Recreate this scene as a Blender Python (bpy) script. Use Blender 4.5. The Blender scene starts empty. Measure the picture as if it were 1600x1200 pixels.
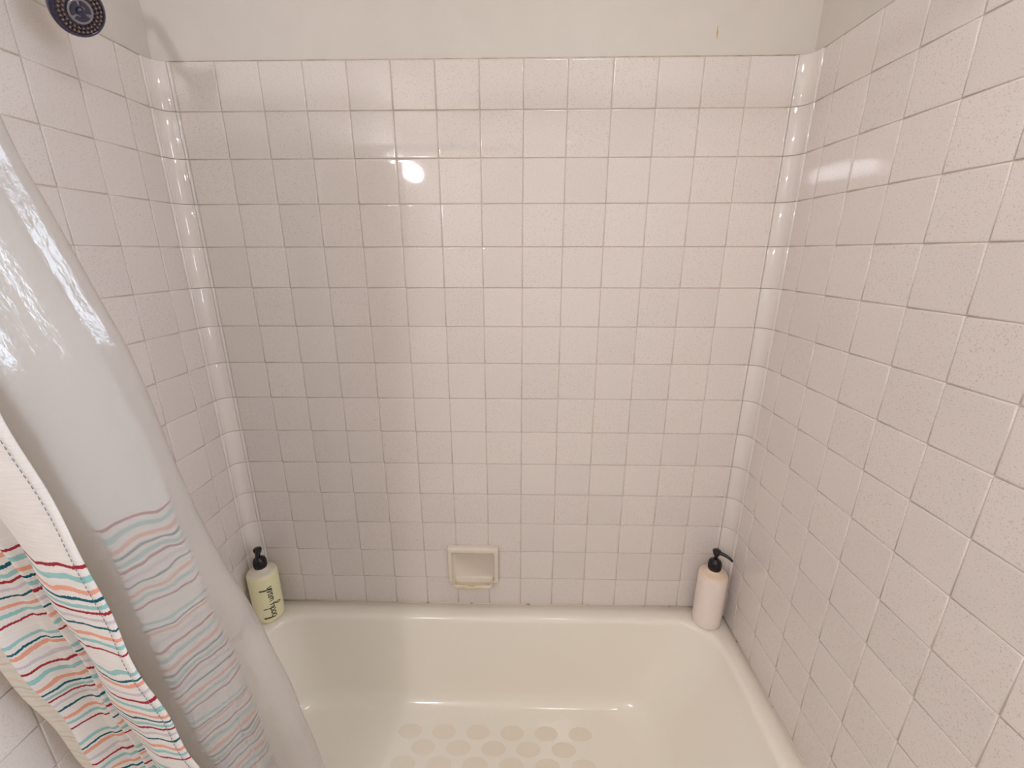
import bpy, bmesh, math, random
import numpy as np
from mathutils import Vector, Matrix
random.seed(7)
rnd = random.Random(11)
PI = math.pi

# ------------------------------------------------------------------ camera
P = 0.105                      # tile pitch
ZT = 1.955                     # top of the tiling
ZR = ZT - 15 * P               # tub rim height (0.38)
XL = -(7.3831) * P             # tiled left wall face
XR = (7.3316) * P              # tiled right wall face
C = bpy.context.scene.collection
sc = bpy.context.scene

cam_d = bpy.data.cameras.new('camera'); cam = bpy.data.objects.new('camera', cam_d); C.objects.link(cam)
cam_d.sensor_fit = 'HORIZONTAL'; cam_d.sensor_width = 36.0
cam_d.lens = 673.85 / 1600 * 36.0
cam_d.clip_start = 0.02
def rotm(a, b, c):
    return Matrix.Rotation(b, 3, 'Z') @ Matrix.Rotation(a, 3, 'X') @ Matrix.Rotation(c, 3, 'Y')
Mc = rotm(-0.296, 0.0223, 0.0007)
R = Matrix((Mc.col[0], Mc.col[2], -Mc.col[1])).transposed()
cam.matrix_world = Matrix.Translation((0.9853 * P, -11.2706 * P, ZT - 4.1292 * P)) @ R.to_4x4()
sc.camera = cam

# ------------------------------------------------------------------ world, exposure
w = bpy.data.worlds.new('world'); sc.world = w; w.use_nodes = True
w.node_tree.nodes['Background'].inputs[0].default_value = (0.75, 0.85, 1.0, 1)
w.node_tree.nodes['Background'].inputs[1].default_value = 1.0
vs = sc.view_settings
vs.view_transform = 'Standard'; vs.look = 'None'; vs.gamma = 1.0; vs.use_curve_mapping = False
vs.exposure = -0.10
BULB = 68.0                    # radiance of the vanity globes
BULB_COL = (1.0, 0.975, 1.04)
WIN = 16.0                     # radiance of the frosted window
WIN_COL = (0.70, 0.83, 1.0)
FILL = 19.0                     # radiance of the added ceiling fill
FILL_COL = (1.0, 0.965, 0.95)
cy = sc.cycles
cy.max_bounces = 8; cy.diffuse_bounces = 5; cy.glossy_bounces = 4; cy.transmission_bounces = 4; cy.transparent_max_bounces = 10
cy.caustics_reflective = False; cy.caustics_refractive = False; cy.sample_clamp_indirect = 40.0

# ------------------------------------------------------------------ helpers
def srgb(r, g, b):
    f = lambda v: (v / 255) / 12.92 if v / 255 <= 0.04045 else ((v / 255 + 0.055) / 1.055) ** 2.4
    return (f(r), f(g), f(b), 1)
def new_mat(name):
    m = bpy.data.materials.new(name); m.use_nodes = True
    return m, m.node_tree.nodes, m.node_tree.links, m.node_tree.nodes['Principled BSDF']
def simple(name, col, rough=0.5, metal=0.0, spec=0.5, coat=0.0, sss=0.0, bump=0.0, bscale=60):
    m, n, l, b = new_mat(name)
    b.inputs['Base Color'].default_value = col; b.inputs['Roughness'].default_value = rough
    b.inputs['Metallic'].default_value = metal; b.inputs['Specular IOR Level'].default_value = spec
    b.inputs['Coat Weight'].default_value = coat
    if sss:
        b.inputs['Subsurface Weight'].default_value = sss; b.inputs['Subsurface Radius'].default_value = (0.02, 0.015, 0.01)
        b.inputs['Subsurface Scale'].default_value = 1.0
    tc = n.new('ShaderNodeTexCoord'); no = n.new('ShaderNodeTexNoise'); no.inputs['Scale'].default_value = bscale
    l.new(tc.outputs['Object'], no.inputs['Vector'])
    mr = n.new('ShaderNodeMapRange'); mr.inputs['To Min'].default_value = max(rough - 0.04, 0.02); mr.inputs['To Max'].default_value = rough + 0.05
    l.new(no.outputs['Fac'], mr.inputs['Value']); l.new(mr.outputs['Result'], b.inputs['Roughness'])
    if bump:
        bp = n.new('ShaderNodeBump'); bp.inputs['Strength'].default_value = bump; bp.inputs['Distance'].default_value = 0.002
        l.new(no.outputs['Fac'], bp.inputs['Height']); l.new(bp.outputs['Normal'], b.inputs['Normal'])
    return m

def tile_mat(name, base, speck, amount, rough):
    """glazed off-white tile with fine tan speckles"""
    m, n, l, b = new_mat(name)
    tc = n.new('ShaderNodeTexCoord'); oi = n.new('ShaderNodeObjectInfo')
    add = n.new('ShaderNodeVectorMath'); add.operation = 'MULTIPLY_ADD'
    comb = n.new('ShaderNodeCombineXYZ')
    l.new(oi.outputs['Random'], comb.inputs[0]); l.new(oi.outputs['Random'], comb.inputs[1]); l.new(oi.outputs['Random'], comb.inputs[2])
    add.inputs[1].default_value = (37, 53, 71)
    l.new(comb.outputs[0], add.inputs[0]); l.new(tc.outputs['Object'], add.inputs[2])
    n1 = n.new('ShaderNodeTexNoise'); n1.inputs['Scale'].default_value = 420; n1.inputs['Detail'].default_value = 1.5
    l.new(add.outputs[0], n1.inputs['Vector'])
    r1 = n.new('ShaderNodeValToRGB'); r1.color_ramp.elements[0].position = 0.60; r1.color_ramp.elements[1].position = 0.70
    r1.color_ramp.elements[0].color = (0, 0, 0, 1); r1.color_ramp.elements[1].color = (amount, amount, amount, 1)
    l.new(n1.outputs['Fac'], r1.inputs['Fac'])
    n2 = n.new('ShaderNodeTexNoise'); n2.inputs['Scale'].default_value = 9
    l.new(add.outputs[0], n2.inputs['Vector'])
    mx = n.new('ShaderNodeMix'); mx.data_type = 'RGBA'
    mx.inputs[6].default_value = base; mx.inputs[7].default_value = speck
    l.new(r1.outputs['Color'], mx.inputs[0])
    hsv = n.new('ShaderNodeHueSaturation')
    mr = n.new('ShaderNodeMapRange'); mr.inputs['To Min'].default_value = 0.97; mr.inputs['To Max'].default_value = 1.02
    l.new(oi.outputs['Random'], mr.inputs['Value']); l.new(mr.outputs[0], hsv.inputs['Value']); l.new(mx.outputs[2], hsv.inputs['Color'])
    l.new(hsv.outputs[0], b.inputs['Base Color'])
    b.inputs['Roughness'].default_value = rough
    bp = n.new('ShaderNodeBump'); bp.inputs['Strength'].default_value = 0.05; bp.inputs['Distance'].default_value = 0.004
    l.new(n2.outputs['Fac'], bp.inputs['Height']); l.new(bp.outputs['Normal'], b.inputs['Normal'])
    return m

def noisy(name, c0, c1, scale, lo, hi, rough, bump=0.0):
    m, n, l, b = new_mat(name)
    tc = n.new('ShaderNodeTexCoord'); no = n.new('ShaderNodeTexNoise'); no.inputs['Scale'].default_value = scale; no.inputs['Detail'].default_value = 4
    l.new(tc.outputs['Object'], no.inputs['Vector'])
    r = n.new('ShaderNodeValToRGB'); r.color_ramp.elements[0].position = lo; r.color_ramp.elements[1].position = hi
    r.color_ramp.elements[0].color = c0; r.color_ramp.elements[1].color = c1
    l.new(no.outputs['Fac'], r.inputs['Fac']); l.new(r.outputs['Color'], b.inputs['Base Color'])
    b.inputs['Roughness'].default_value = rough
    if bump:
        bp = n.new('ShaderNodeBump'); bp.inputs['Strength'].default_value = bump; bp.inputs['Distance'].default_value = 0.001
        l.new(no.outputs['Fac'], bp.inputs['Height']); l.new(bp.outputs['Normal'], b.inputs['Normal'])
    return m

def emissive(name, col, strength):
    m, n, l, b = new_mat(name)
    b.inputs['Base Color'].default_value = (0.8, 0.8, 0.8, 1); b.inputs['Emission Color'].default_value = (*col, 1)
    b.inputs['Emission Strength'].default_value = strength
    return m

M_TILE = tile_mat('glazed_speckled_tile', srgb(229, 220, 215), srgb(192, 170, 152), 0.55, 0.05)
M_COVE = tile_mat('glazed_corner_tile', srgb(228, 219, 213), srgb(206, 188, 172), 0.18, 0.05)
M_GROUT = noisy('grout', srgb(212, 196, 180), srgb(224, 211, 198), 30, 0.3, 0.7, 0.85, 0.2)
M_PAINT = noisy('eggshell_wall_paint', srgb(219, 212, 204), srgb(222, 215, 207), 14, 0.35, 0.65, 0.5, 0.03)
M_CEIL = noisy('ceiling_paint', srgb(232, 228, 218), srgb(236, 232, 222), 30, 0.4, 0.6, 0.8, 0.1)
M_FLOOR = noisy('vinyl_floor', srgb(206, 192, 172), srgb(216, 203, 185), 8, 0.35, 0.65, 0.4)
M_CAULK = noisy('caulk', srgb(130, 106, 82), srgb(222, 210, 197), 26, 0.33, 0.41, 0.6)
M_TUB = simple('tub_enamel', srgb(248, 241, 229), 0.11, bscale=8)
M_DOT = simple('grip_dot_worn', srgb(240, 230, 214), 0.40, bscale=40)
M_CERAMIC = simple('soap_dish_ceramic', srgb(230, 219, 206), 0.12)
M_CERAMIC_IN = noisy('soap_dish_tray_glaze', srgb(226, 208, 176), srgb(230, 217, 199), 22, 0.35, 0.6, 0.16)
M_BLACK = simple('black_pump_plastic', srgb(16, 13, 18), 0.32)
M_INK = simple('black_lettering_ink', srgb(26, 22, 20), 0.5)
M_CHROME = simple('chrome', (0.72, 0.72, 0.74, 1), 0.09, metal=1.0)
M_DCHROME = simple('dark_chrome', (0.055, 0.05, 0.10, 1), 0.14, metal=0.6, coat=0.5)
M_DIAL = simple('grey_dial_metal', (0.34, 0.33, 0.36, 1), 0.2, metal=0.8)
M_NOZ = simple('nozzle_brass', srgb(150, 124, 100), 0.28, metal=0.7)
M_STAIN = simple('yellow_drip_stain', srgb(216, 172, 92), 0.5)
M_WHITEP = simple('white_window_paint', srgb(236, 234, 228), 0.4)
M_PANE = simple('frosted_window_glass', srgb(235, 240, 245), 0.3)
M_HEMTHREAD = simple('grey_blue_thread', srgb(120, 122, 140), 0.9)

def obj(name, me, mat, parent=None, smooth=True):
    if isinstance(me, bmesh.types.BMesh):
        m = bpy.data.meshes.new(name); me.to_mesh(m); me.free(); me = m
    if mat and not me.materials: me.materials.append(mat)
    if smooth:
        for p in me.polygons: p.use_smooth = True
    o = bpy.data.objects.new(name, me); C.objects.link(o)
    if parent: o.parent = parent
    return o
def tag(o, label=None, cat=None, group=None, kind=None):
    for k, v in (('label', label), ('category', cat), ('group', group), ('kind', kind)):
        if v: o[k] = v
    return o
def empty(name, loc=(0, 0, 0)):
    o = bpy.data.objects.new(name, None); C.objects.link(o); o.location = loc; o.empty_display_size = 0.05
    return o
def add_box(bm, x0, x1, y0, y1, z0, z1):
    v = [bm.verts.new(p) for p in ((x0,y0,z0),(x1,y0,z0),(x1,y1,z0),(x0,y1,z0),(x0,y0,z1),(x1,y0,z1),(x1,y1,z1),(x0,y1,z1))]
    for f in ((0,3,2,1),(4,5,6,7),(0,1,5,4),(1,2,6,5),(2,3,7,6),(3,0,4,7)): bm.faces.new([v[i] for i in f])
def box_bm(*a, bevel=0.0, seg=2):
    bm = bmesh.new(); add_box(bm, *a)
    if bevel: bmesh.ops.bevel(bm, geom=bm.edges[:], offset=bevel, segments=seg, affect='EDGES', profile=0.5)
    return bm
def add_lathe(bm, prof, seg=32, mat=None, cap=True):
    """prof: list of (r, z) from bottom to top around +Z; mat: Matrix 4x4"""
    mat = mat or Matrix()
    rings = []
    for r, z in prof:
        if r < 1e-6: rings.append([bm.verts.new(mat @ Vector((0, 0, z)))])
        else: rings.append([bm.verts.new(mat @ Vector((r*math.cos(2*PI*k/seg), r*math.sin(2*PI*k/seg), z))) for k in range(seg)])
    for a, b in zip(rings, rings[1:]):
        for k in range(seg):
            k2 = (k+1) % seg
            if len(a) == 1 and len(b) == 1: continue
            if len(a) == 1: bm.faces.new((a[0], b[k2], b[k]))
            elif len(b) == 1: bm.faces.new((a[k], a[k2], b[0]))
            else: bm.faces.new((a[k], a[k2], b[k2], b[k]))
    if cap:
        if len(rings[0]) > 1: bm.faces.new(list(reversed(rings[0])))
        if len(rings[-1]) > 1: bm.faces.new(rings[-1])
def lathe_bm(prof, seg=32, mat=None):
    bm = bmesh.new(); add_lathe(bm, prof, seg, mat); return bm
def add_tube(bm, pts, rad, seg=10, cap=True):
    pts = [Vector(p) for p in pts]
    rads = rad if isinstance(rad, (list, tuple)) else [rad]*len(pts)
    t0 = (pts[1]-pts[0]).normalized()
    up = Vector((0,0,1)) if abs(t0.z) < 0.9 else Vector((1,0,0))
    nrm = t0.cross(up).normalized()
    rings = []
    for i, p in enumerate(pts):
        t = (pts[min(i+1,len(pts)-1)] - pts[max(i-1,0)]).normalized()
        nrm = (nrm - t*nrm.dot(t)).normalized(); bi = t.cross(nrm)
        rings.append([bm.verts.new(p + (nrm*math.cos(2*PI*k/seg) + bi*math.sin(2*PI*k/seg))*rads[i]) for k in range(seg)])
    for a, b in zip(rings, rings[1:]):
        for k in range(seg): bm.faces.new((a[k], a[(k+1)%seg], b[(k+1)%seg], b[k]))
    if cap: bm.faces.new(list(reversed(rings[0]))); bm.faces.new(rings[-1])
def tube_bm(*a, **k):
    bm = bmesh.new(); add_tube(bm, *a, **k); return bm
def catmull(pts, n=6):
    out = []
    for i in range(len(pts)-1):
        p0 = pts[max(i-1,0)]; p1 = pts[i]; p2 = pts[i+1]; p3 = pts[min(i+2,len(pts)-1)]
        for k in range(n):
            t = k/n
            out.append(tuple(0.5*((2*b) + (-a+c)*t + (2*a-5*b+4*c-d)*t*t + (-a+3*b-3*c+d)*t**3) for a,b,c,d in zip(p0,p1,p2,p3)))
    out.append(tuple(pts[-1])); return out

# ------------------------------------------------------------------ room shell
YA = -0.90      # end of the tub alcove
YF = -2.75      # wall behind the camera
XE = 1.60       # far side of the room, right of the alcove
ZC = 2.44
G = 0.0022      # grout bed lies this far behind the tile faces
PB = 0.007      # painted wall lies this far behind the tile faces
wb = tag(obj('wall_back', box_bm(XL-0.12, XR+0.15, PB, 0.12, 0, ZC), M_PAINT, smooth=False), kind='structure')
wl = tag(obj('wall_left', box_bm(XL-0.12, XL-PB, YF, PB, 0, ZC), M_PAINT, smooth=False), kind='structure')
wr = tag(obj('wall_right', box_bm(XR+PB, XR+0.13, YA, PB, 0, ZC), M_PAINT, smooth=False), kind='structure')
tag(obj('wall_alcove_end', box_bm(XR+0.13, XE, YA, YA+0.12, 0, ZC), M_PAINT, smooth=False), kind='structure')
tag(obj('wall_front', box_bm(XL-0.12, XE+0.12, YF-0.12, YF, 0, ZC), M_PAINT, smooth=False), kind='structure')
WY0, WY1, WZ0, WZ1 = -1.72, -0.98, 1.25, 2.08
bm = bmesh.new()
add_box(bm, XE, XE+0.12, YF, WY0, 0, ZC); add_box(bm, XE, XE+0.12, WY1, YA+0.12, 0, ZC)
add_box(bm, XE, XE+0.12, WY0, WY1, 0, WZ0); add_box(bm, XE, XE+0.12, WY0, WY1, WZ1, ZC)
tag(obj('wall_window', bm, M_PAINT, smooth=False), kind='structure')
tag(obj('ceiling', box_bm(XL-0.12, XE+0.12, YF-0.12, 0.12, ZC, ZC+0.1), M_CEIL, smooth=False), kind='structure')
tag(obj('floor', box_bm(XL-0.12, XE+0.12, YF-0.12, 0.12, -0.1, 0), M_FLOOR, smooth=False), kind='structure')
win = tag(empty('window_1', (XE, (WY0+WY1)/2, WZ0)), kind='structure')
def child(name, bm, mat, parent, smooth=False):
    o = obj(name, bm, mat, parent, smooth); o.matrix_parent_inverse = Matrix.Translation(-parent.location); return o
bm = bmesh.new(); t = 0.045
add_box(bm, XE+0.01, XE+0.07, WY0, WY0+t, WZ0, WZ1); add_box(bm, XE+0.01, XE+0.07, WY1-t, WY1, WZ0, WZ1)
add_box(bm, XE+0.01, XE+0.07, WY0+t, WY1-t, WZ0, WZ0+t); add_box(bm, XE+0.01, XE+0.07, WY0+t, WY1-t, WZ1-t, WZ1)
child('window_frame', bm, M_WHITEP, win)
for z0, z1 in ((WZ0+t, (WZ0+WZ1)/2-0.02), ((WZ0+WZ1)/2+0.02, WZ1-t)):
    child('pane', box_bm(XE+0.035, XE+0.041, WY0+t, WY1-t, z0, z1), M_PANE, win)
child('meeting_rail', box_bm(XE+0.015, XE+0.06, WY0+t, WY1-t, (WZ0+WZ1)/2-0.02, (WZ0+WZ1)/2+0.02), M_WHITEP, win)

def lamp(name, kind, col, power, loc, rot, parent, **kw):
    d = bpy.data.lights.new(name, kind); d.color = col; d.energy = power
    for k, v in kw.items(): setattr(d, k, v)
    o = bpy.data.objects.new(name, d); C.objects.link(o); o.parent = parent
    o.matrix_parent_inverse = Matrix.Translation(-parent.location); o.location = loc; o.rotation_euler = rot
    return o
ww, wh = WY1-WY0-2*t, WZ1-WZ0-2*t
lamp('daylight', 'AREA', WIN_COL, WIN*PI*ww*wh, (XE+0.008, (WY0+WY1)/2, (WZ0+WZ1)/2), (0, PI/2, 0), win, shape='RECTANGLE', size=wh, size_y=ww)

# grout beds behind the tiles (the joints between tiles)
tag(obj('grout_bed', box_bm(XL-PB, XR+PB, G, PB+0.001, ZR-0.05, ZT), M_GROUT, wb, False), kind='structure')
YT = -0.099 - 7*P   # outer edge of the side tiling
tag(obj('grout_bed', box_bm(XL-PB-0.001, XL-G, YT, PB, ZR-0.05, ZT), M_GROUT, wl, False), kind='structure')
tag(obj('grout_bed', box_bm(XR+G, XR+PB+0.001, YT, PB, ZR-0.05, ZT), M_GROUT, wr, False), kind='structure')

# ------------------------------------------------------------------ tiles
def tile_mesh(name, w_, h_):
    """face towards -Y, centred, face plane at y=0, back at y=+G+0.001"""
    prof = [(0.0, 0.0032), (0.0, 0.0012), (0.0005, 0.0004), (0.0016, 0.0), (0.0036, 0.0)]
    bm = bmesh.new(); rings = []
    for ins, y in prof:
        a, b = w_/2-ins, h_/2-ins
        rings.append([bm.verts.new(p) for p in ((-a,y,-b),(a,y,-b),(a,y,b),(-a,y,b))])
    for r0, r1 in zip(rings, rings[1:]):
        for k in range(4): bm.faces.new((r0[k], r0[(k+1)%4], r1[(k+1)%4], r1[k]))
    bm.faces.new(rings[-1])
    me = bpy.data.meshes.new(name); bm.to_mesh(me); bm.free(); me.materials.append(M_TILE)
    for p in me.polygons: p.use_smooth = True
    return me
JW = 0.0017
T_FULL = tile_mesh('square_tile', P-JW, P-JW)
def put_tile(me, loc, rz, parent, j=0.0022):
    o = bpy.data.objects.new('tile', me); C.objects.link(o); o.parent = parent
    o.location = loc
    o.rotation_euler = (rnd.gauss(0, j), rnd.gauss(0, 0.0015), rz + rnd.gauss(0, j))
    return o
for r in range(15):
    z = ZT - (r+0.5)*P
    for c in range(-7, 7):
        put_tile(T_FULL, ((c+0.5)*P, rnd.uniform(-0.0003, 0.0003), z), 0, wb)
CL = 0.040   # leg of the corner trim tiles
for side, X, par, first in ((-1, XL, wl, 0.0991*1.05), (1, XR, wr, 0.0948*1.05)):
    hw = first - CL
    T_HALF = tile_mesh('cut_tile', hw-JW, P-JW)
    rz = PI/2 if side < 0 else -PI/2
    for r in range(15):
        z = ZT - (r+0.5)*P
        put_tile(T_HALF, (X, -CL-hw/2, z), rz, par)
        for k in range(7):
            put_tile(T_FULL, (X + rnd.uniform(-0.0003, 0.0003), -first-(k+0.5)*P, z), rz, par)

# concave corner trim tiles
def cove_mesh(side):
    """profile in plan: from the back wall leg to the side wall leg, corner at origin (face planes x=0,y=0)"""
    Rr = 0.031; lip = 0.0032
    pr = [(CL-0.0005, 0.003), (CL-0.0012, -0.0016), (CL-0.004, -lip), (CL-0.0075, -lip)]
    cx, cy = Rr+lip, -(Rr+lip)
    for k in range(11):
        a = PI/2 + (PI/2)*k/10
        pr.append((cx + Rr*math.cos(a), cy + Rr*math.sin(a)))
    pr += [(lip, -CL+0.0075), (lip, -CL+0.004), (0.0016, -CL+0.0012), (-0.003, -CL+0.0005)]
    h = P - 0.0008
    bm = bmesh.new(); rows = []
    for z, ins in ((-h/2, 0.0010), (-h/2+0.0006, 0.0004), (-h/2+0.0020, 0), (h/2-0.0020, 0), (h/2-0.0006, 0.0004), (h/2, 0.0010)):
        rows.append([bm.verts.new((-side*(x-ins*0.7), y+ins*0.7, z)) for x, y in pr])
    for a, b in zip(rows, rows[1:]):
        for k in range(len(pr)-1): bm.faces.new((a[k], a[k+1], b[k+1], b[k]))
    # back faces
    for row, flip in ((rows[0], False), (rows[-1], True)):
        cv = bm.verts.new((side*0.003, 0.003, row[0].co.z)); f = row + [cv]
        bm.faces.new(f if not flip else list(reversed(f)))
    bmesh.ops.recalc_face_normals(bm, faces=bm.faces[:])
    me = bpy.data.meshes.new('corner_trim_tile'); bm.to_mesh(me); bm.free(); me.materials.append(M_COVE)
    for p in me.polygons: p.use_smooth = len(p.vertices) == 4
    return me
for side, X, par in ((-1, XL, wl), (1, XR, wr)):
    cm = cove_mesh(side)
    for r in range(15):
        o = bpy.data.objects.new('corner_tile', cm); C.objects.link(o); o.parent = par
        o.location = (X + rnd.uniform(-0.0003, 0.0003), rnd.uniform(-0.0003, 0.0003), ZT - (r+0.5)*P)
        o.rotation_euler = (rnd.gauss(0, 0.002), rnd.gauss(0, 0.002), rnd.gauss(0, 0.004))

# thin line of filler along the top of the tiles, caulk along the tub
M_TOPLINE = noisy('top_joint_filler', srgb(184, 168, 148), srgb(212, 201, 187), 22, 0.38, 0.55, 0.7)
tag(obj('trim_1', tube_bm([(XL+0.03, 0.0045, ZT+0.0005), (0, 0.0045, ZT+0.0005), (XR-0.03, 0.0045, ZT+0.0005)], 0.0022, 6), M_TOPLINE), kind='structure')
tag(obj('trim_2', tube_bm([(XL-0.0045, -0.03, ZT+0.0005), (XL-0.0045, YT, ZT+0.0005)], 0.0022, 6), M_TOPLINE), kind='structure')
tag(obj('trim_3', tube_bm([(XR+0.0045, -0.03, ZT+0.0005), (XR+0.0045, YT, ZT+0.0005)], 0.0022, 6), M_TOPLINE), kind='structure')
tag(obj('trim_4', tube_bm([(XL+0.01, -0.0008, ZR-0.0004), (0, -0.0008, ZR-0.0004), (XR-0.01, -0.0008, ZR-0.0004)], 0.0028, 6), M_CAULK), kind='structure')
tag(obj('trim_5', tube_bm([(XL+0.0008, -0.01, ZR-0.0004), (XL+0.0008, -0.8, ZR-0.0004)], 0.0028, 6), M_CAULK), kind='structure')
tag(obj('trim_6', tube_bm([(XR-0.0008, -0.01, ZR-0.0004), (XR-0.0008, -0.8, ZR-0.0004)], 0.0028, 6), M_CAULK), kind='structure')
# yellow drip mark on the paint above the tiles
bm = bmesh.new()
add_tube(bm, [(0.548, PB, 2.0165), (0.548, PB, 2.008), (0.5482, PB, 2.003), (0.5483, PB, 1.998), (0.5485, PB, 1.9905)], [0.0004, 0.0012, 0.0022, 0.0013, 0.0004], 8)
for v in bm.verts: v.co.y = PB + (v.co.y-PB)*0.3
o = obj('drip_stain', bm, M_STAIN, wb); o['label'] = 'small yellow drip stain'

# ------------------------------------------------------------------ bathtub
TY1 = -0.81
tub = tag(empty('bathtub', ((XL+XR)/2, TY1/2, 0)), 'glossy off-white bathtub in the tiled alcove', 'bathtub')
def loop(x0, x1, y0, y1, r, z, n=10):
    """rounded rectangle, r may be 4 radii: back-right, back-left, front-left, front-right"""
    rr = r if isinstance(r, (list, tuple)) else (r,)*4
    pts = []
    for (cx, cy, a0, q) in ((x1-rr[0], y1-rr[0], 0, rr[0]), (x0+rr[1], y1-rr[1], PI/2, rr[1]), (x0+rr[2], y0+rr[2], PI, rr[2]), (x1-rr[3], y0+rr[3], 1.5*PI, rr[3])):
        for k in range(n+1):
            a = a0 + PI/2*k/n; pts.append((cx+q*math.cos(a), cy+q*math.sin(a), z))
    # subdivide the straight runs
    out = []; N = len(pts); per = n+1
    for i, p in enumerate(pts):
        out.append(p)
        if i % per == n:
            q = pts[(i+1) % N]
            for s in range(1, 8): out.append(tuple(a+(b-a)*s/8 for a, b in zip(p, q)))
    return out
loops = []
ox0, ox1, oy0, oy1 = XL+0.001, XR-0.001, TY1, -0.001
loops.append(loop(ox0, ox1, oy0, oy1, 0.004, 0.0))
loops.append(loop(ox0, ox1, oy0, oy1, 0.004, ZR-0.02))
loops.append(loop(ox0+0.001, ox1-0.001, oy0+0.006, oy1-0.001, 0.006, ZR-0.005))
loops.append(loop(ox0+0.003, ox1-0.003, oy0+0.016, oy1-0.003, 0.008, ZR))
# rim to basin: inner edge position (mid of the roll-over)
ix0, ix1, iy0, iy1 = XL+0.050, XR-0.040, TY1+0.065, -0.046
RC = 0.125
for k in range(0, 8):     # quarter roll-over radius 0.016
    a = PI/2*k/7; d = 0.019*math.sin(a); dz = 0.019*(1-math.cos(a))
    loops.append(loop(ix0+d, ix1-d, iy0+d, iy1-d, RC-d*0.4, ZR-dz))
# basin walls slope to the floor; the right end slopes further
zs = [(0.0, ZR-0.019, 0)]
def wall(u):     # u 0..1 down the wall
    x0 = ix0+0.019+0.045*u; x1 = ix1-0.019-0.175*u**1.15; y0 = iy0+0.019+0.05*u; y1 = iy1-0.019-0.030*u
    return x0, x1, y0, y1
zf = 0.055
for k in range(1, 9):
    u = k/8*0.86
    loops.append(loop(*wall(u), RC+0.0*u, ZR-0.019-(ZR-0.019-zf)*u))
xw0, xw1, yw0, yw1 = wall(0.86); zw = ZR-0.019-(ZR-0.019-zf)*0.86
for k in range(1, 9):     # fillet to the floor
    a = PI/2*k/8; s = math.sin(a); cc = 1-math.cos(a)
    loops.append(loop(xw0+0.008*s+0.04*cc, xw1-0.03*s-0.05*cc, yw0+0.008*s+0.04*cc, yw1-0.006*s-0.036*cc, RC-0.02*cc, zw-(zw-zf)*s))
bm = bmesh.new()
vr = [[bm.verts.new(p) for p in lp] for lp in loops]
N = len(vr[0])
for a, b in zip(vr, vr[1:]):
    for k in range(N): bm.faces.new((a[k], a[(k+1) % N], b[(k+1) % N], b[k]))
# floor: shrink rings to the centre, slight fall
prev = vr[-1]; fx = sum(v.co.x for v in prev)/N; fy = sum(v.co.y for v in prev)/N
for s in (0.8, 0.5, 0.2):
    ring = [bm.verts.new((fx+(v.co.x-fx)*s, fy+(v.co.y-fy)*s, zf)) for v in vr[-1]]
    for k in range(N): bm.faces.new((prev[k], prev[(k+1) % N], ring[(k+1) % N], ring[k]))
    prev = ring
bm.faces.new(prev)
bmesh.ops.recalc_face_normals(bm, faces=bm.faces[:])
child('basin', bm, M_TUB, tub, True)
# worn oval anti-slip patches on the floor
dm = lathe_bm([(0.0375, 0), (0.0375, 0.0003), (0.036, 0.0007), (0, 0.0008)], 24)
for v in dm.verts: v.co.y *= 0.60
dme = bpy.data.meshes.new('grip_dot'); dm.to_mesh(dme); dm.free(); dme.materials.append(M_DOT)
for row in range(7):
    y = -0.193 - row*0.0465
    for k in range(6 - (row % 2)):
        x = -0.245 + 0.1085*k + (0.052 if row % 2 else 0)
        o = child('grip_dot', dme, None, tub, False); o.location = (x, y, zf+0.0001)
# drain and overflow at the shower end
child('drain', lathe_bm([(0.03, 0), (0.03, 0.002), (0.026, 0.003), (0.02, 0.001), (0, 0.001)], 24, Matrix.Translation((-0.53, -0.40, zf))), M_CHROME, tub, True)
child('overflow_plate', lathe_bm([(0.036, 0), (0.035, 0.004), (0.028, 0.007), (0, 0.008)], 28, Matrix.Translation((XL+0.0865, -0.40, 0.26)) @ Matrix.Rotation(PI/2-0.1, 4, 'Y')), M_CHROME, tub, True)

# ------------------------------------------------------------------ soap dish
SX = -0.050; SZ = 0.545
sd = tag(empty('soap_dish', (SX, 0, 0.47)), 'cream ceramic soap dish set in the tiles of the back wall', 'soap dish')
def rrect(w0, w1, h, y, zc, r, n=5):
    """rounded quad in xz, bottom width w0, top width w1"""
    pts = []
    for (sx, sz, a0) in ((1, 1, 0), (-1, 1, PI/2), (-1, -1, PI), (1, -1, 1.5*PI)):
        ww = (w1 if sz > 0 else w0)/2
        for k in range(n+1):
            a = a0+PI/2*k/n
            pts.append((SX+sx*(ww-r)+r*math.cos(a), y, zc+sz*(h/2-r)+r*math.sin(a)))
    return pts
ls = [rrect(0.166, 0.166, 0.136, -0.0005, SZ, 0.006), rrect(0.166, 0.166, 0.136, -0.012, SZ, 0.006), rrect(0.163, 0.163, 0.133, -0.017, SZ, 0.008),
      rrect(0.156, 0.156, 0.126, -0.0195, SZ, 0.009), rrect(0.146, 0.146, 0.114, -0.0195, SZ-0.002, 0.008), rrect(0.139, 0.139, 0.107, -0.0175, SZ-0.004, 0.007),
      rrect(0.134, 0.136, 0.101, -0.012, SZ-0.006, 0.007), rrect(0.128, 0.132, 0.094, -0.003, SZ-0.007, 0.008)]
bm = bmesh.new(); vr = [[bm.verts.new(p) for p in l_] for l_ in ls]; N = len(vr[0])
for a, b in zip(vr, vr[1:]):
    for k in range(N): bm.faces.new((a[k], a[(k+1) % N], b[(k+1) % N], b[k]))
bm.faces.new(vr[-1])
bmesh.ops.recalc_face_normals(bm, faces=bm.faces[:])
child('frame', bm, M_CERAMIC, sd, True)
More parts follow.
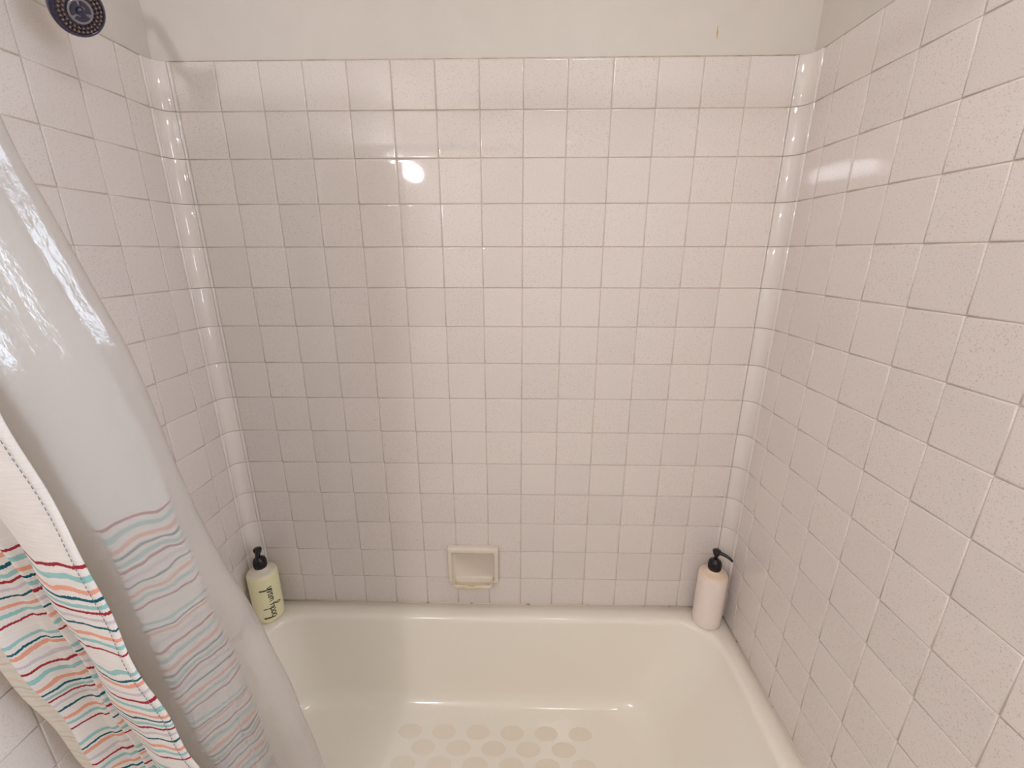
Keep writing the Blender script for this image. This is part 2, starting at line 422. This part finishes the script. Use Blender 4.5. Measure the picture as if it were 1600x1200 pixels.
# projecting tray with a raised lip and a drain notch
def tray():
    bm = bmesh.new()
    zt = 0.489
    n = 24
    def outline(w_, d, r):  # in xy, open at the back; from back-left round the front to back-right
        pts = [(-w_/2, -0.004)]
        for k in range(8): a = PI + PI/2*k/7; pts.append((-w_/2*0.93+r+r*math.cos(a), -d+r+r*math.sin(a)))
        for k in range(1, 12): pts.append((-w_/2*0.93+r+(w_*0.93-2*r)*k/12, -d))
        for k in range(8): a = 1.5*PI + PI/2*k/7; pts.append((w_/2*0.93-r+r*math.cos(a), -d+r+r*math.sin(a)))
        pts.append((w_/2, -0.004)); return pts
    rings = [(0.112, 0.030, 0.012, zt-0.024), (0.128, 0.043, 0.010, zt-0.012), (0.135, 0.048, 0.008, zt), (0.134, 0.0475, 0.008, zt+0.004), (0.131, 0.0455, 0.007, zt+0.0055),
             (0.127, 0.0430, 0.006, zt+0.0045), (0.124, 0.041, 0.006, zt-0.002), (0.118, 0.036, 0.006, zt-0.008)]
    vs_ = []
    for w_, d, r, z in rings:
        o_ = outline(w_, d, r); row = []
        for i, (x, y) in enumerate(o_):
            zz = z
            if i in (13, 14) and z > zt: zz = zt - 0.001      # notch in the lip
            # lip rises towards the wall
            row.append(bm.verts.new((SX+x, y, zz + 0.010*max(0, 1-(-y)/0.045) * (1 if z >= zt else 0.3))))
        vs_.append(row)
    for a, b in zip(vs_, vs_[1:]):
        for k in range(len(a)-1): bm.faces.new((a[k], a[k+1], b[k+1], b[k]))
    bm.faces.new(list(reversed(vs_[0]))); bm.faces.new(vs_[-1])
    bmesh.ops.recalc_face_normals(bm, faces=bm.faces[:])
    return bm
child('tray', tray(), M_CERAMIC_IN, sd, True)
for k in range(3):
    child('tray_ridge', box_bm(SX-0.035+0.035*k-0.003, SX-0.035+0.035*k+0.003, -0.030, -0.004, 0.477, 0.4845, bevel=0.0015), M_CERAMIC_IN, sd, True)

# ------------------------------------------------------------------ pump bottles
def liquid_mat(name, liq, clear, level, rough):
    m, n, l, b = new_mat(name)
    tc = n.new('ShaderNodeTexCoord'); sp = n.new('ShaderNodeSeparateXYZ'); l.new(tc.outputs['Object'], sp.inputs[0])
    no = n.new('ShaderNodeTexNoise'); no.inputs['Scale'].default_value = 18; l.new(tc.outputs['Object'], no.inputs['Vector'])
    ad = n.new('ShaderNodeMath'); ad.operation = 'MULTIPLY_ADD'; ad.inputs[1].default_value = 0.012; l.new(no.outputs['Fac'], ad.inputs[0]); l.new(sp.outputs['Z'], ad.inputs[2])
    mr = n.new('ShaderNodeMapRange'); mr.inputs['From Min'].default_value = level; mr.inputs['From Max'].default_value = level+0.008
    l.new(ad.outputs[0], mr.inputs['Value'])
    mx = n.new('ShaderNodeMix'); mx.data_type = 'RGBA'; mx.inputs[6].default_value = liq; mx.inputs[7].default_value = clear
    l.new(mr.outputs[0], mx.inputs[0]); l.new(mx.outputs[2], b.inputs['Base Color'])
    b.inputs['Roughness'].default_value = rough
    return m
def bottle(x, y, r, h, mat, label, noz_dir):
    t = tag(empty('pump_bottle', (x, y, ZR)), label, 'bottle', 'pump bottles on the tub rim')
    body = [(0.0, 0.002), (r*0.82, 0.0005), (r*0.93, 0.003), (r*0.985, 0.009), (r, 0.02), (r, 0.06), (r, 0.10), (r, h-0.014), (r*0.985, h-0.008), (r*0.93, h-0.003), (r*0.8, h+0.0005),
            (r*0.6, h+0.003), (r*0.46, h+0.006), (r*0.40, h+0.009), (r*0.39, h+0.018), (0, h+0.018)]
    b = obj('bottle_body', lathe_bm(body, 40), mat, t)
    zc = h+0.012
    bm = bmesh.new(); rc = 0.0185
    prof = [(0, zc), (rc*0.97, zc), (rc, zc+0.002), (rc, zc+0.024), (rc*0.86, zc+0.030), (rc*0.45, zc+0.034), (rc*0.40, zc+0.036), (0, zc+0.036)]
    add_lathe(bm, prof, 30)
    collar = obj('pump_collar', bm, M_BLACK, t)
    bm = bmesh.new()
    for k in range(30):
        a = 2*PI*k/30; p = Vector((math.cos(a)*rc, math.sin(a)*rc, 0))
        add_tube(bm, [p+Vector((0,0,zc+0.003)), p+Vector((0,0,zc+0.023))], 0.0008, 5)
    ridge = obj('collar_ridge', bm, M_BLACK, collar); ridge['kind'] = 'stuff'
    obj('pump_stem', lathe_bm([(0, zc+0.034), (0.0055, zc+0.034), (0.0055, zc+0.052), (0, zc+0.052)], 16), M_BLACK, t)
    bm = bmesh.new()
    zh = zc+0.050
    add_lathe(bm, [(0, zh-0.001), (0.0075, zh-0.001), (0.0105, zh+0.004), (0.012, zh+0.010), (0.0125, zh+0.0145), (0.0105, zh+0.017), (0, zh+0.018)], 22)
    d = Vector((math.cos(noz_dir), math.sin(noz_dir), 0))
    pts = [Vector((0,0,zh+0.0105)), d*0.012+Vector((0,0,zh+0.0115)), d*0.026+Vector((0,0,zh+0.0105)), d*0.039+Vector((0,0,zh+0.0065)), d*0.046+Vector((0,0,zh+0.001))]
    add_tube(bm, catmull([tuple(p) for p in pts], 3), [0.0068-0.0034*k/12 for k in range(13)], 12)
    obj('pump_head', bm, M_BLACK, t)
    return t
M_LIQ_Y = liquid_mat('yellow_green_body_wash', srgb(244, 238, 194), srgb(234, 224, 206), 0.176, 0.30)
M_LIQ_P = liquid_mat('pinkish_white_soap', srgb(245, 231, 223), srgb(238, 216, 192), 0.186, 0.30)
b1 = bottle(-0.7190, -0.0620, 0.0440, 0.178, M_LIQ_Y, 'pump bottle of yellow-green body wash with black handwritten lettering', math.radians(-62))
b2 = bottle(0.7050, -0.0580, 0.0430, 0.192, M_LIQ_P, 'plain pinkish white pump bottle without lettering in the tub corner', math.radians(-42))
# handwriting "body wash", reading upwards on the front of the bottle
L = {
 'b': ([[(0.00,0.15),(0.10,0.45),(0.17,0.95),(0.12,1.08),(0.06,0.9),(0.06,0.4),(0.08,0.08),(0.20,0.0),(0.32,0.12),(0.32,0.32),(0.22,0.42),(0.12,0.32)]], 0.40),
 'o': ([[(0.22,0.42),(0.08,0.36),(0.02,0.18),(0.10,0.02),(0.24,0.04),(0.32,0.22),(0.24,0.40),(0.18,0.36),(0.30,0.34),(0.40,0.40)]], 0.40),
 'd': ([[(0.30,0.36),(0.14,0.42),(0.03,0.22),(0.10,0.02),(0.24,0.08),(0.32,0.40),(0.36,1.02),(0.34,0.5),(0.34,0.08),(0.44,0.06)]], 0.44),
 'y': ([[(0.00,0.40),(0.04,0.14),(0.14,0.06),(0.26,0.20),(0.30,0.42),(0.28,0.0),(0.20,-0.50),(0.08,-0.62),(0.02,-0.44),(0.16,-0.14),(0.42,0.10)]], 0.44),
 ' ': ([], 0.24),
 'w': ([[(0.00,0.40),(0.04,0.08),(0.14,0.02),(0.22,0.18),(0.24,0.38),(0.26,0.08),(0.36,0.02),(0.44,0.20),(0.44,0.42),(0.54,0.36)]], 0.54),
 'a': ([[(0.28,0.36),(0.12,0.40),(0.02,0.18),(0.10,0.02),(0.22,0.08),(0.28,0.38),(0.28,0.08),(0.36,0.04)]], 0.38),
 's': ([[(0.00,0.06),(0.10,0.26),(0.18,0.46),(0.22,0.22),(0.20,0.04),(0.08,0.02),(0.26,0.04),(0.32,0.08)]], 0.32),
 'h': ([[(0.00,0.10),(0.12,0.55),(0.18,1.00),(0.12,1.08),(0.07,0.85),(0.07,0.0),(0.14,0.30),(0.24,0.42),(0.30,0.28),(0.30,0.06),(0.40,0.06)]], 0.42),
}
SC = 0.0330; rr_ = 0.0440+0.0002; az0 = math.radians(-43)
tot = sum(L[ch][1] for ch in 'body wash'); adv = 0; zc0 = 0.080
lt = None
for ch in 'body wash':
    for st in L[ch][0]:
        pts = []
        for (px, py) in catmull(st, 5):
            along = (adv+px-tot/2)*SC        # up the bottle
            across = -(py-0.28)*SC           # letter tops point to the left
            a = az0 + across/rr_
            pts.append((rr_*math.cos(a), rr_*math.sin(a), zc0+along))
        bm = bmesh.new(); add_tube(bm, pts, 0.0011, 5)
        o = obj('letter', bm, M_INK, b1)
    adv += L[ch][1]

# ------------------------------------------------------------------ shower head
SH = Vector((-0.654, -0.312, 1.917)); nrm = Vector((0.80, -0.16, -0.58)).normalized()
arm_w = Vector((XL, -0.300, 2.035))
sh = tag(empty('showerhead', arm_w), 'dark chrome shower head on an arm from the left tiled wall', 'shower head')
Q = nrm.to_track_quat('Z', 'Y').to_matrix().to_4x4()
MT = Matrix.Translation(SH) @ Q
child('head_body', lathe_bm([(0.010, -0.064), (0.012, -0.055), (0.015, -0.046), (0.021, -0.038), (0.030, -0.026), (0.0375, -0.014), (0.0410, -0.006), (0.0420, -0.001), (0.0410, 0.0015), (0.0375, 0.0022), (0, 0.0022)], 40, MT), M_DCHROME, sh, True)
child('face_ring', lathe_bm([(0.0395, 0.001), (0.0395, 0.0030), (0.0375, 0.0042), (0.0355, 0.0030), (0.0355, 0.001)], 40, MT), M_DCHROME, sh, True)
noz = lathe_bm([(0.0022, 0), (0.0020, 0.0028), (0.0011, 0.0040), (0, 0.0040)], 8)
nme = bpy.data.meshes.new('nozzle'); noz.to_mesh(nme); noz.free(); nme.materials.append(M_NOZ)
for p in nme.polygons: p.use_smooth = True
for cnt, rad, off in ((30, 0.0315, 0), (24, 0.0255, 0.1)):
    for k in range(cnt):
        a = 2*PI*k/cnt + off
        o = child('nozzle', nme, None, sh); o.matrix_basis = MT @ Matrix.Translation((rad*math.cos(a), rad*math.sin(a), 0.0020))
hub = child('spray_dial', lathe_bm([(0.0195, 0.001), (0.0200, 0.0045), (0.0185, 0.0060), (0.0160, 0.0050), (0, 0.0050)], 32, MT), M_DIAL, sh, True)
for k in range(3):
    a0 = 2*PI*k/3; bm = bmesh.new(); a_ = []; b_ = []
    for j in range(9):
        a = a0+0.15+1.7*j/8
        for z, lst in ((0.0040, a_), (0.0062, b_)):
            lst.append((bm.verts.new(MT @ Vector((0.0085*math.cos(a), 0.0085*math.sin(a), z))), bm.verts.new(MT @ Vector((0.0152*math.cos(a), 0.0152*math.sin(a), z)))))
    for j in range(8):
        bm.faces.new((b_[j][0], b_[j][1], b_[j+1][1], b_[j+1][0])); bm.faces.new((a_[j][1], a_[j+1][1], b_[j+1][1], b_[j][1])); bm.faces.new((a_[j+1][0], a_[j][0], b_[j][0], b_[j+1][0]))
    for j in (0, 8): bm.faces.new((a_[j][0], a_[j][1], b_[j][1], b_[j][0]))
    bmesh.ops.recalc_face_normals(bm, faces=bm.faces[:])
    o = obj('dial_slot', bm, M_DCHROME, hub, False); o.matrix_parent_inverse = (Matrix.Translation(sh.location) @ Matrix.Translation(-sh.location)).inverted()
o = obj('dial_cap', lathe_bm([(0.0068, 0.004), (0.0068, 0.0085), (0.0050, 0.0098), (0, 0.0100)], 20, MT), M_DCHROME, hub)
ball = SH - nrm*0.070
child('ball_joint', lathe_bm([(0, -0.013), (0.007, -0.011), (0.012, -0.005), (0.013, 0), (0.012, 0.005), (0.007, 0.011), (0, 0.013)], 20, Matrix.Translation(ball) @ Q), M_CHROME, sh, True)
child('shower_arm', tube_bm(catmull([tuple(arm_w), tuple(arm_w+Vector((0.03, 0, 0.0))), tuple((arm_w+ball)/2+Vector((0.012, 0, 0.014))), tuple(ball-nrm*(-0.002))], 6), 0.0105, 16), M_CHROME, sh, True)
child('wall_flange', lathe_bm([(0.031, 0), (0.030, 0.004), (0.022, 0.010), (0.012, 0.013), (0, 0.013)], 32, Matrix.Translation(arm_w) @ Matrix.Rotation(PI/2, 4, 'Y')), M_CHROME, sh, True)

# ------------------------------------------------------------------ curtain rod
RY, RZ = -0.800, 1.935
rod = tag(empty('curtain_rod', (0, RY, RZ)), 'chrome curtain rod across the tub alcove above the curtain', 'curtain rod')
child('rod', tube_bm([(XL+0.004, RY, RZ), (0, RY, RZ), (XR-0.004, RY, RZ)], 0.0125, 18), M_CHROME, rod, True)
for sgn, X in ((1, XL), (-1, XR)):
    child('end_flange', lathe_bm([(0.030, 0), (0.030, 0.006), (0.020, 0.016), (0.014, 0.018), (0, 0.018)], 28, Matrix.Translation((X, RY, RZ)) @ Matrix.Rotation(sgn*PI/2, 4, 'Y')), M_CHROME, rod, True)

# ------------------------------------------------------------------ curtain materials
def curtain_mat():
    m, n, l, b = new_mat('white_curtain_with_wavy_stripes')
    tc = n.new('ShaderNodeTexCoord'); sp = n.new('ShaderNodeSeparateXYZ'); l.new(tc.outputs['UV'], sp.inputs[0])
    # hand drawn waves: low frequency along the width, changing from stripe to stripe
    mp = n.new('ShaderNodeMapping'); mp.inputs['Scale'].default_value = (1, 1, 1); l.new(tc.outputs['UV'], mp.inputs['Vector'])
    def vnoise(sx, sy, scale, detail=1.0):
        q = n.new('ShaderNodeMapping'); q.inputs['Scale'].default_value = (sx, sy, 1); l.new(tc.outputs['UV'], q.inputs['Vector'])
        t_ = n.new('ShaderNodeTexNoise'); t_.inputs['Scale'].default_value = scale; t_.inputs['Detail'].default_value = detail
        l.new(q.outputs[0], t_.inputs['Vector']); return t_.outputs['Fac']
    def math_(op, a, b_=None, c_=None):
        k = n.new('ShaderNodeMath'); k.operation = op
        for i, v in enumerate((a, b_, c_)):
            if v is None: continue
            if isinstance(v, (int, float)): k.inputs[i].default_value = v
            else: l.new(v, k.inputs[i])
        return k.outputs[0]
    w1 = vnoise(1, 0.55, 16, 1.0); w2 = vnoise(1, 0.4, 45, 0.0); fr = vnoise(10, 1, 60, 0.0)
    v = math_('MULTIPLY_ADD', w1, 0.036, sp.outputs['Y'])
    v = math_('MULTIPLY_ADD', w2, 0.012, v)
    v = math_('MULTIPLY_ADD', fr, 0.0028, v)
    per = 0.255
    ph = math_('FRACT', math_('DIVIDE', v, per))
    white = srgb(238, 232, 228)
    red, teal, aqua, peach, lil = srgb(168, 48, 62), srgb(24, 98, 112), srgb(158, 204, 204), srgb(238, 170, 146), srgb(214, 204, 212)
    seq = [(0.020, 0.018, red), (0.075, 0.030, aqua), (0.135, 0.028, peach), (0.215, 0.016, teal), (0.270, 0.026, lil), (0.330, 0.018, red), (0.370, 0.026, aqua),
           (0.425, 0.018, teal), (0.480, 0.030, peach), (0.560, 0.034, aqua), (0.640, 0.018, red), (0.700, 0.026, lil), (0.770, 0.028, peach), (0.815, 0.016, teal), (0.865, 0.026, aqua), (0.930, 0.016, teal)]
    seq.sort()
    cr = n.new('ShaderNodeValToRGB'); cr.color_ramp.interpolation = 'CONSTANT'
    els = cr.color_ramp.elements; els.remove(els[1]); els[0].position = 0.0; els[0].color = white
    # 32 stops at most
    for p_, w_, c_ in seq[:15]:
        e = els.new(p_); e.color = c_
        e = els.new(min(p_+w_, 0.999)); e.color = white
    l.new(ph, cr.inputs['Fac'])
    # plain white above the striped part
    lim = n.new('ShaderNodeMath'); lim.operation = 'LESS_THAN'; lim.inputs[1].default_value = STRIPE_TOP; l.new(v, lim.inputs[0])
    # slub weave: fine long horizontal threads
    sl = vnoise(0.06, 1, 420, 2.0)
    slr = n.new('ShaderNodeMapRange'); slr.inputs['From Min'].default_value = 0.3; slr.inputs['From Max'].default_value = 0.7
    slr.inputs['To Min'].default_value = 0.93; slr.inputs['To Max'].default_value = 1.03; l.new(sl, slr.inputs['Value'])
    mx = n.new('ShaderNodeMix'); mx.data_type = 'RGBA'; mx.inputs[6].default_value = white
    l.new(lim.outputs[0], mx.inputs[0]); l.new(cr.outputs['Color'], mx.inputs[7])
    # the print shows only faintly on the reverse of the cloth
    ge = n.new('ShaderNodeNewGeometry')
    bk = n.new('ShaderNodeMix'); bk.data_type = 'RGBA'; bk.inputs[7].default_value = srgb(236, 228, 214)
    bf = math_('MULTIPLY', ge.outputs['Backfacing'], 0.75)
    l.new(bf, bk.inputs[0]); l.new(mx.outputs[2], bk.inputs[6])
    # a cream border along the wall side of the cloth, where the print shows only faintly
    g0 = n.new('ShaderNodeMath'); g0.name = 'border_from'; g0.operation = 'GREATER_THAN'; l.new(sp.outputs['X'], g0.inputs[0]); g0.inputs[1].default_value = 9
    g1 = n.new('ShaderNodeMath'); g1.name = 'border_to'; g1.operation = 'LESS_THAN'; l.new(sp.outputs['X'], g1.inputs[0]); g1.inputs[1].default_value = 10
    gg = math_('MULTIPLY', math_('MULTIPLY', g0.outputs[0], g1.outputs[0]), 0.82)
    bd = n.new('ShaderNodeMix'); bd.data_type = 'RGBA'; bd.inputs[7].default_value = srgb(238, 230, 216)
    l.new(gg, bd.inputs[0]); l.new(bk.outputs[2], bd.inputs[6])
    hs = n.new('ShaderNodeHueSaturation'); l.new(slr.outputs[0], hs.inputs['Value']); l.new(bd.outputs[2], hs.inputs['Color'])
    b.inputs['Roughness'].default_value = 0.8; b.inputs['Specular IOR Level'].default_value = 0.2
    l.new(hs.outputs[0], b.inputs['Base Color'])
    bp = n.new('ShaderNodeBump'); bp.inputs['Strength'].default_value = 0.35; bp.inputs['Distance'].default_value = 0.0008
    l.new(sl, bp.inputs['Height']); l.new(bp.outputs['Normal'], b.inputs['Normal'])
    tr = n.new('ShaderNodeBsdfTranslucent'); l.new(hs.outputs[0], tr.inputs['Color'])
    ms = n.new('ShaderNodeMixShader'); ms.inputs[0].default_value = 0.22
    out = n['Material Output']; l.new(b.outputs[0], ms.inputs[1]); l.new(tr.outputs[0], ms.inputs[2]); l.new(ms.outputs[0], out.inputs['Surface'])
    return m
STRIPE_TOP = 1.19
M_CURTAIN = curtain_mat()
def liner_mat():
    m, n, l, b = new_mat('frosted_liner_vinyl')
    b.inputs['Base Color'].default_value = srgb(238, 234, 234); b.inputs['Roughness'].default_value = 0.6; b.inputs['Specular IOR Level'].default_value = 0.0
    tc = n.new('ShaderNodeTexCoord'); mp = n.new('ShaderNodeMapping'); mp.inputs['Scale'].default_value = (30, 12, 1)
    no = n.new('ShaderNodeTexNoise'); no.inputs['Scale'].default_value = 4.0; no.inputs['Detail'].default_value = 4
    l.new(tc.outputs['UV'], mp.inputs['Vector']); l.new(mp.outputs[0], no.inputs['Vector'])
    bp = n.new('ShaderNodeBump'); bp.inputs['Strength'].default_value = 0.5; bp.inputs['Distance'].default_value = 0.002
    l.new(no.outputs['Fac'], bp.inputs['Height'])
    tl = n.new('ShaderNodeBsdfTranslucent'); tl.inputs['Color'].default_value = srgb(240, 232, 220)
    tp = n.new('ShaderNodeBsdfTransparent'); tp.inputs['Color'].default_value = (0.97, 0.965, 0.955, 1)
    m1 = n.new('ShaderNodeMixShader'); m1.inputs[0].default_value = 0.45; l.new(b.outputs[0], m1.inputs[1]); l.new(tl.outputs[0], m1.inputs[2])
    m2 = n.new('ShaderNodeMixShader'); m2.inputs[0].default_value = 0.56; l.new(m1.outputs[0], m2.inputs[1]); l.new(tp.outputs[0], m2.inputs[2])
    gl = n.new('ShaderNodeBsdfGlossy'); gl.inputs['Roughness'].default_value = 0.16; l.new(bp.outputs['Normal'], gl.inputs['Normal'])
    lw = n.new('ShaderNodeLayerWeight'); lw.inputs['Blend'].default_value = 0.5
    pw = n.new('ShaderNodeMath'); pw.operation = 'POWER'; pw.inputs[1].default_value = 4.0; l.new(lw.outputs['Facing'], pw.inputs[0])
    fr = n.new('ShaderNodeMath'); fr.operation = 'MULTIPLY_ADD'; fr.inputs[1].default_value = 0.45; fr.inputs[2].default_value = 0.05; l.new(pw.outputs[0], fr.inputs[0])
    m3 = n.new('ShaderNodeMixShader'); l.new(fr.outputs[0], m3.inputs[0]); l.new(m2.outputs[0], m3.inputs[1]); l.new(gl.outputs[0], m3.inputs[2])
    l.new(m3.outputs[0], n['Material Output'].inputs['Surface'])
    return m
M_LINER = liner_mat()

# ------------------------------------------------------------------ curtain and liner
def ypl(z): return -0.80 + 0.14*(1.4 - z)
def interp(tab, z):
    if z >= tab[0][0]: return tab[0][1]
    for (z0, a), (z1, b) in zip(tab, tab[1:]):
        if z >= z1: return a + (b-a)*(z0-z)/(z0-z1)
    return tab[-1][1]
def sheet(name, plan, z_top, z_bot, nz, mat, parent, wob, sub=6, flip=False):
    """plan(z) -> control points (x, off); a Catmull-Rom plan curve swept down with slow wobble"""
    bm = bmesh.new(); uvl = bm.loops.layers.uv.new('UVMap')
    rows = []; us = None
    for i in range(nz+1):
        z = z_top + (z_bot-z_top)*i/nz
        pts = catmull(plan(z), sub)
        if us is None or True:
            arc = [0]
            for a, b in zip(pts, pts[1:]): arc.append(arc[-1] + math.hypot(a[0]-b[0], a[1]-b[1]))
        if us is None: us = arc
        row = []
        for k, (x, o) in enumerate(pts):
            dx, do, dz = wob(us[k], z)
            row.append((bm.verts.new((x+dx, ypl(z)+o+do, z+dz)), (us[k], z)))
        rows.append(row)
    for a, b in zip(rows, rows[1:]):
        for k in range(len(a)-1):
            q = [a[k], a[k+1], b[k+1], b[k]]
            if flip: q.reverse()
            f = bm.faces.new([v for v, _ in q])
            for lp, (_, uv) in zip(f.loops, q): lp[uvl].uv = uv
    return obj(name, bm, mat, parent), rows
HX = [(1.9, -0.405), (1.4, -0.410), (1.0, -0.426), (0.6, -0.424), (0.2, -0.42)]
CX = [(1.9, -0.485), (1.63, -0.484), (1.5, -0.462), (1.40, -0.446), (1.28, -0.440), (1.14, -0.436), (0.90, -0.440), (0.67, -0.446), (0.2, -0.45)]
def cloth_plan(z):
    h = interp(HX, z); c = interp(CX, z); s = 1.0 if z > 0.6 else 1.0 - 0.20*(0.6-z)/0.4
    L_ = lambda x: x if x > -0.5 else -0.5 + (x+0.5)*(1-(1-s)*1.3)
    top = max(0.0, min(1.0, (z-1.2)/0.7))          # the pleats draw together towards the rings
    k = 1.0 - 0.15*top
    P_ = [(h, 0.004), (h-0.012, 0.001), (h-0.050, 0.004), (h-0.085, 0.016), (h-0.115, 0.034), (-0.547, 0.047), (-0.553, 0.044), (-0.560, 0.036), (-0.567, 0.042), (-0.574, 0.056),
          (-0.584, 0.066), (-0.600, 0.072), (-0.617, 0.061), (-0.629, 0.060), (-0.645, 0.042), (-0.655, 0.032), (-0.664, 0.036), (-0.680, 0.046), (-0.702, 0.050), (-0.720, 0.051), (-0.726, 0.066), (-0.722, 0.110), (-0.706, 0.150),
          (-0.660, 0.168), (-0.600, 0.166), (-0.545, 0.172), (c-0.034, 0.172), (c-0.008, 0.163), (c, 0.148), (c-0.009, 0.122), (c-0.018, 0.097), (c-0.029, 0.077), (c-0.040, 0.070), (c-0.052, 0.080), (c-0.055, 0.105), (c-0.056, 0.140)]
    return [(L_(x), o) for x, o in P_]
def cloth_wob(u, z):
    return (0.0025*math.sin(9*z+21*u)+0.0015*math.sin(23*z-13*u), 0.0035*math.sin(11*z+17*u+1)+0.002*math.sin(31*z+29*u), 0)
cur = tag(empty('shower_curtain', (-0.55, ypl(1.9)+0.07, 1.9)), 'white fabric shower curtain with wavy red, teal and peach stripes', 'curtain')
cl, crow = sheet('fabric', cloth_plan, 1.895, 0.22, 110, M_CURTAIN, cur, cloth_wob, 6)
cl.matrix_parent_inverse = Matrix.Translation(-cur.location)
us0 = [uv[0] for _, uv in crow[0]]
M_CURTAIN.node_tree.nodes['border_from'].inputs[1].default_value = us0[15*6+1]
M_CURTAIN.node_tree.nodes['border_to'].inputs[1].default_value = us0[22*6]
# side hem: a folded strip along the free edge, with its stitching
bm = bmesh.new(); uvl = bm.loops.layers.uv.new('UVMap'); prev = None
def hem_pts(z, back):
    pts = catmull(cloth_plan(z), 6); us_ = [0]
    for a, b in zip(pts, pts[1:]): us_.append(us_[-1]+math.hypot(a[0]-b[0], a[1]-b[1]))
    out = []
    for k in range(0, 6):
        x, o = pts[k]; x2, o2 = pts[k+1]
        tx, ty = x2-x, o2-o; ln = math.hypot(tx, ty); nx, ny = ty/ln, -tx/ln
        if ny > 0: nx, ny = -nx, -ny
        dx, do, dz = cloth_wob(us_[k], z)
        d = 0.0014*math.sin(PI*min(1, (k+0.6)/6))
        out.append(Vector((x+dx+nx*(d+back), ypl(z)+o+do+ny*(d+back), z)))
    return out, us_
nz = 110; grid = []
for i in range(nz+1):
    z = 1.895 + (0.22-1.895)*i/nz
    p, us_ = hem_pts(z, 0.0006); grid.append([(bm.verts.new(q), (us_[k]*1.0+0.9, z)) for k, q in enumerate(p)])
for a, b in zip(grid, grid[1:]):
    for k in range(len(a)-1):
        q = [a[k], a[k+1], b[k+1], b[k]]; f = bm.faces.new([v for v, _ in q])
        for lp, (_, uv) in zip(f.loops, q): lp[uvl].uv = (uv[0]-0.9, uv[1])
hem = obj('side_hem', bm, M_CURTAIN, cur); hem.matrix_parent_inverse = Matrix.Translation(-cur.location)
bm = bmesh.new(); z = 1.88
while z > 0.25:
    a_ = hem_pts(z, 0.0017)[0][5]; b_ = hem_pts(z-0.0042, 0.0017)[0][5]
    add_tube(bm, [a_, b_], 0.0005, 4); z -= 0.0075
st = obj('stitching', bm, M_HEMTHREAD, hem); st['kind'] = 'stuff'

EX = [(1.9, -0.470), (1.63, -0.464), (1.53, -0.455), (1.40, -0.436), (1.275, -0.431), (1.155, -0.421), (0.85, -0.385), (0.39, -0.355), (0.2, -0.345)]
def liner_plan(z):
    e = interp(EX, z); c = interp(CX, z)
    E_ = max(e, c+0.019)
    return [(-0.60, 0.088), (-0.570, 0.072), (-0.545, 0.066), (-0.52, 0.058), (c-0.062, 0.052), (c-0.042, 0.052), (c-0.024, 0.058), (c-0.014, 0.072), (c-0.007, 0.090), (c-0.001, 0.106),
            (c+0.006, 0.124), (E_-0.011, 0.144), (E_, 0.164), (E_-0.006, 0.180), (E_-0.022, 0.190), (E_-0.070, 0.193), (-0.56, 0.191)]
def liner_wob(u, z):
    g = min(1.0, max(0.0, (1.95-z)/0.8))
    return (g*(0.003*math.sin(6*z+11*u)), g*(0.004*math.sin(7.5*z+9*u+0.6)+0.0015*math.sin(27*z+31*u)), 0)
lin = tag(empty('curtain_liner', (-0.5, ypl(1.9)+0.12, 1.9)), 'frosted translucent plastic liner hanging over the striped curtain', 'curtain liner')
ln_, lrow = sheet('vinyl_sheet', liner_plan, 1.895, 0.20, 90, M_LINER, lin, liner_wob, 5)
ln_.matrix_parent_inverse = Matrix.Translation(-lin.location)

# rings gathered at the end of the rod
rb = bmesh.new()
cpts = [(0.021*math.cos(2*PI*k/24), 0, 0.030*math.sin(2*PI*k/24)-0.016) for k in range(24)]
add_tube(rb, cpts+[cpts[0]], 0.0016, 7, cap=False)
rme = bpy.data.meshes.new('curtain_ring'); rb.to_mesh(rme); rb.free(); rme.materials.append(M_CHROME)
for p in rme.polygons: p.use_smooth = True
for k in range(12):
    o = bpy.data.objects.new('ring', rme); C.objects.link(o); o.parent = cur
    o.matrix_parent_inverse = Matrix.Translation(-cur.location)
    o.location = (-0.70+0.0245*k, RY, RZ+0.0); o.rotation_euler = (0, 0, PI/2+rnd.uniform(-0.3, 0.3))

# ------------------------------------------------------------------ vanity light on the left wall, behind the camera
vx, vz = XL-PB, 2.05
van = tag(empty('vanity_light', (vx, -2.0, vz)), 'chrome bar light with lit globes on the left wall above the vanity', 'light')
child('back_plate', box_bm(vx+0.0005, vx+0.035, -2.32, -1.70, vz-0.055, vz+0.055, bevel=0.006), M_CHROME, van, False)
for k in range(4):
    y = -2.235+0.15*k
    child('socket', lathe_bm([(0.024, 0.0), (0.024, 0.025), (0.018, 0.032), (0, 0.032)], 20, Matrix.Translation((vx+0.034, y, vz)) @ Matrix.Rotation(PI/2, 4, 'Y')), M_CHROME, van, True)
    lamp('globe', 'POINT', BULB_COL, BULB*4*PI*PI*0.047**2, (vx+0.108, y, vz), (0, 0, 0), van, shadow_soft_size=0.047)

# ------------------------------------------------------------------ unseen fill light, added on the ceiling to brighten tub and shadows
dl = tag(empty('ceiling_fill', (0.40, -1.05, ZC)), 'unseen round fill light added on the bathroom ceiling', 'light')
M_FILL = simple('fill_diffuser_glass', srgb(246, 244, 238), 0.3)
child('fill_diffuser', lathe_bm([(0, -0.019), (0.155, -0.019), (0.160, -0.016), (0.160, -0.0005), (0, -0.0005)], 32, Matrix.Translation(dl.location)), M_FILL, dl, True)
lamp('fill_light', 'AREA', FILL_COL, FILL*PI*PI*0.155**2, (dl.location.x, dl.location.y, ZC-0.0205), (0, 0, 0), dl, shape='DISK', size=0.31)
child('fill_rim', lathe_bm([(0.165, -0.018), (0.172, -0.012), (0.172, -0.0005), (0.12, -0.0005)], 32, Matrix.Translation(dl.location)), M_CHROME, dl, True)
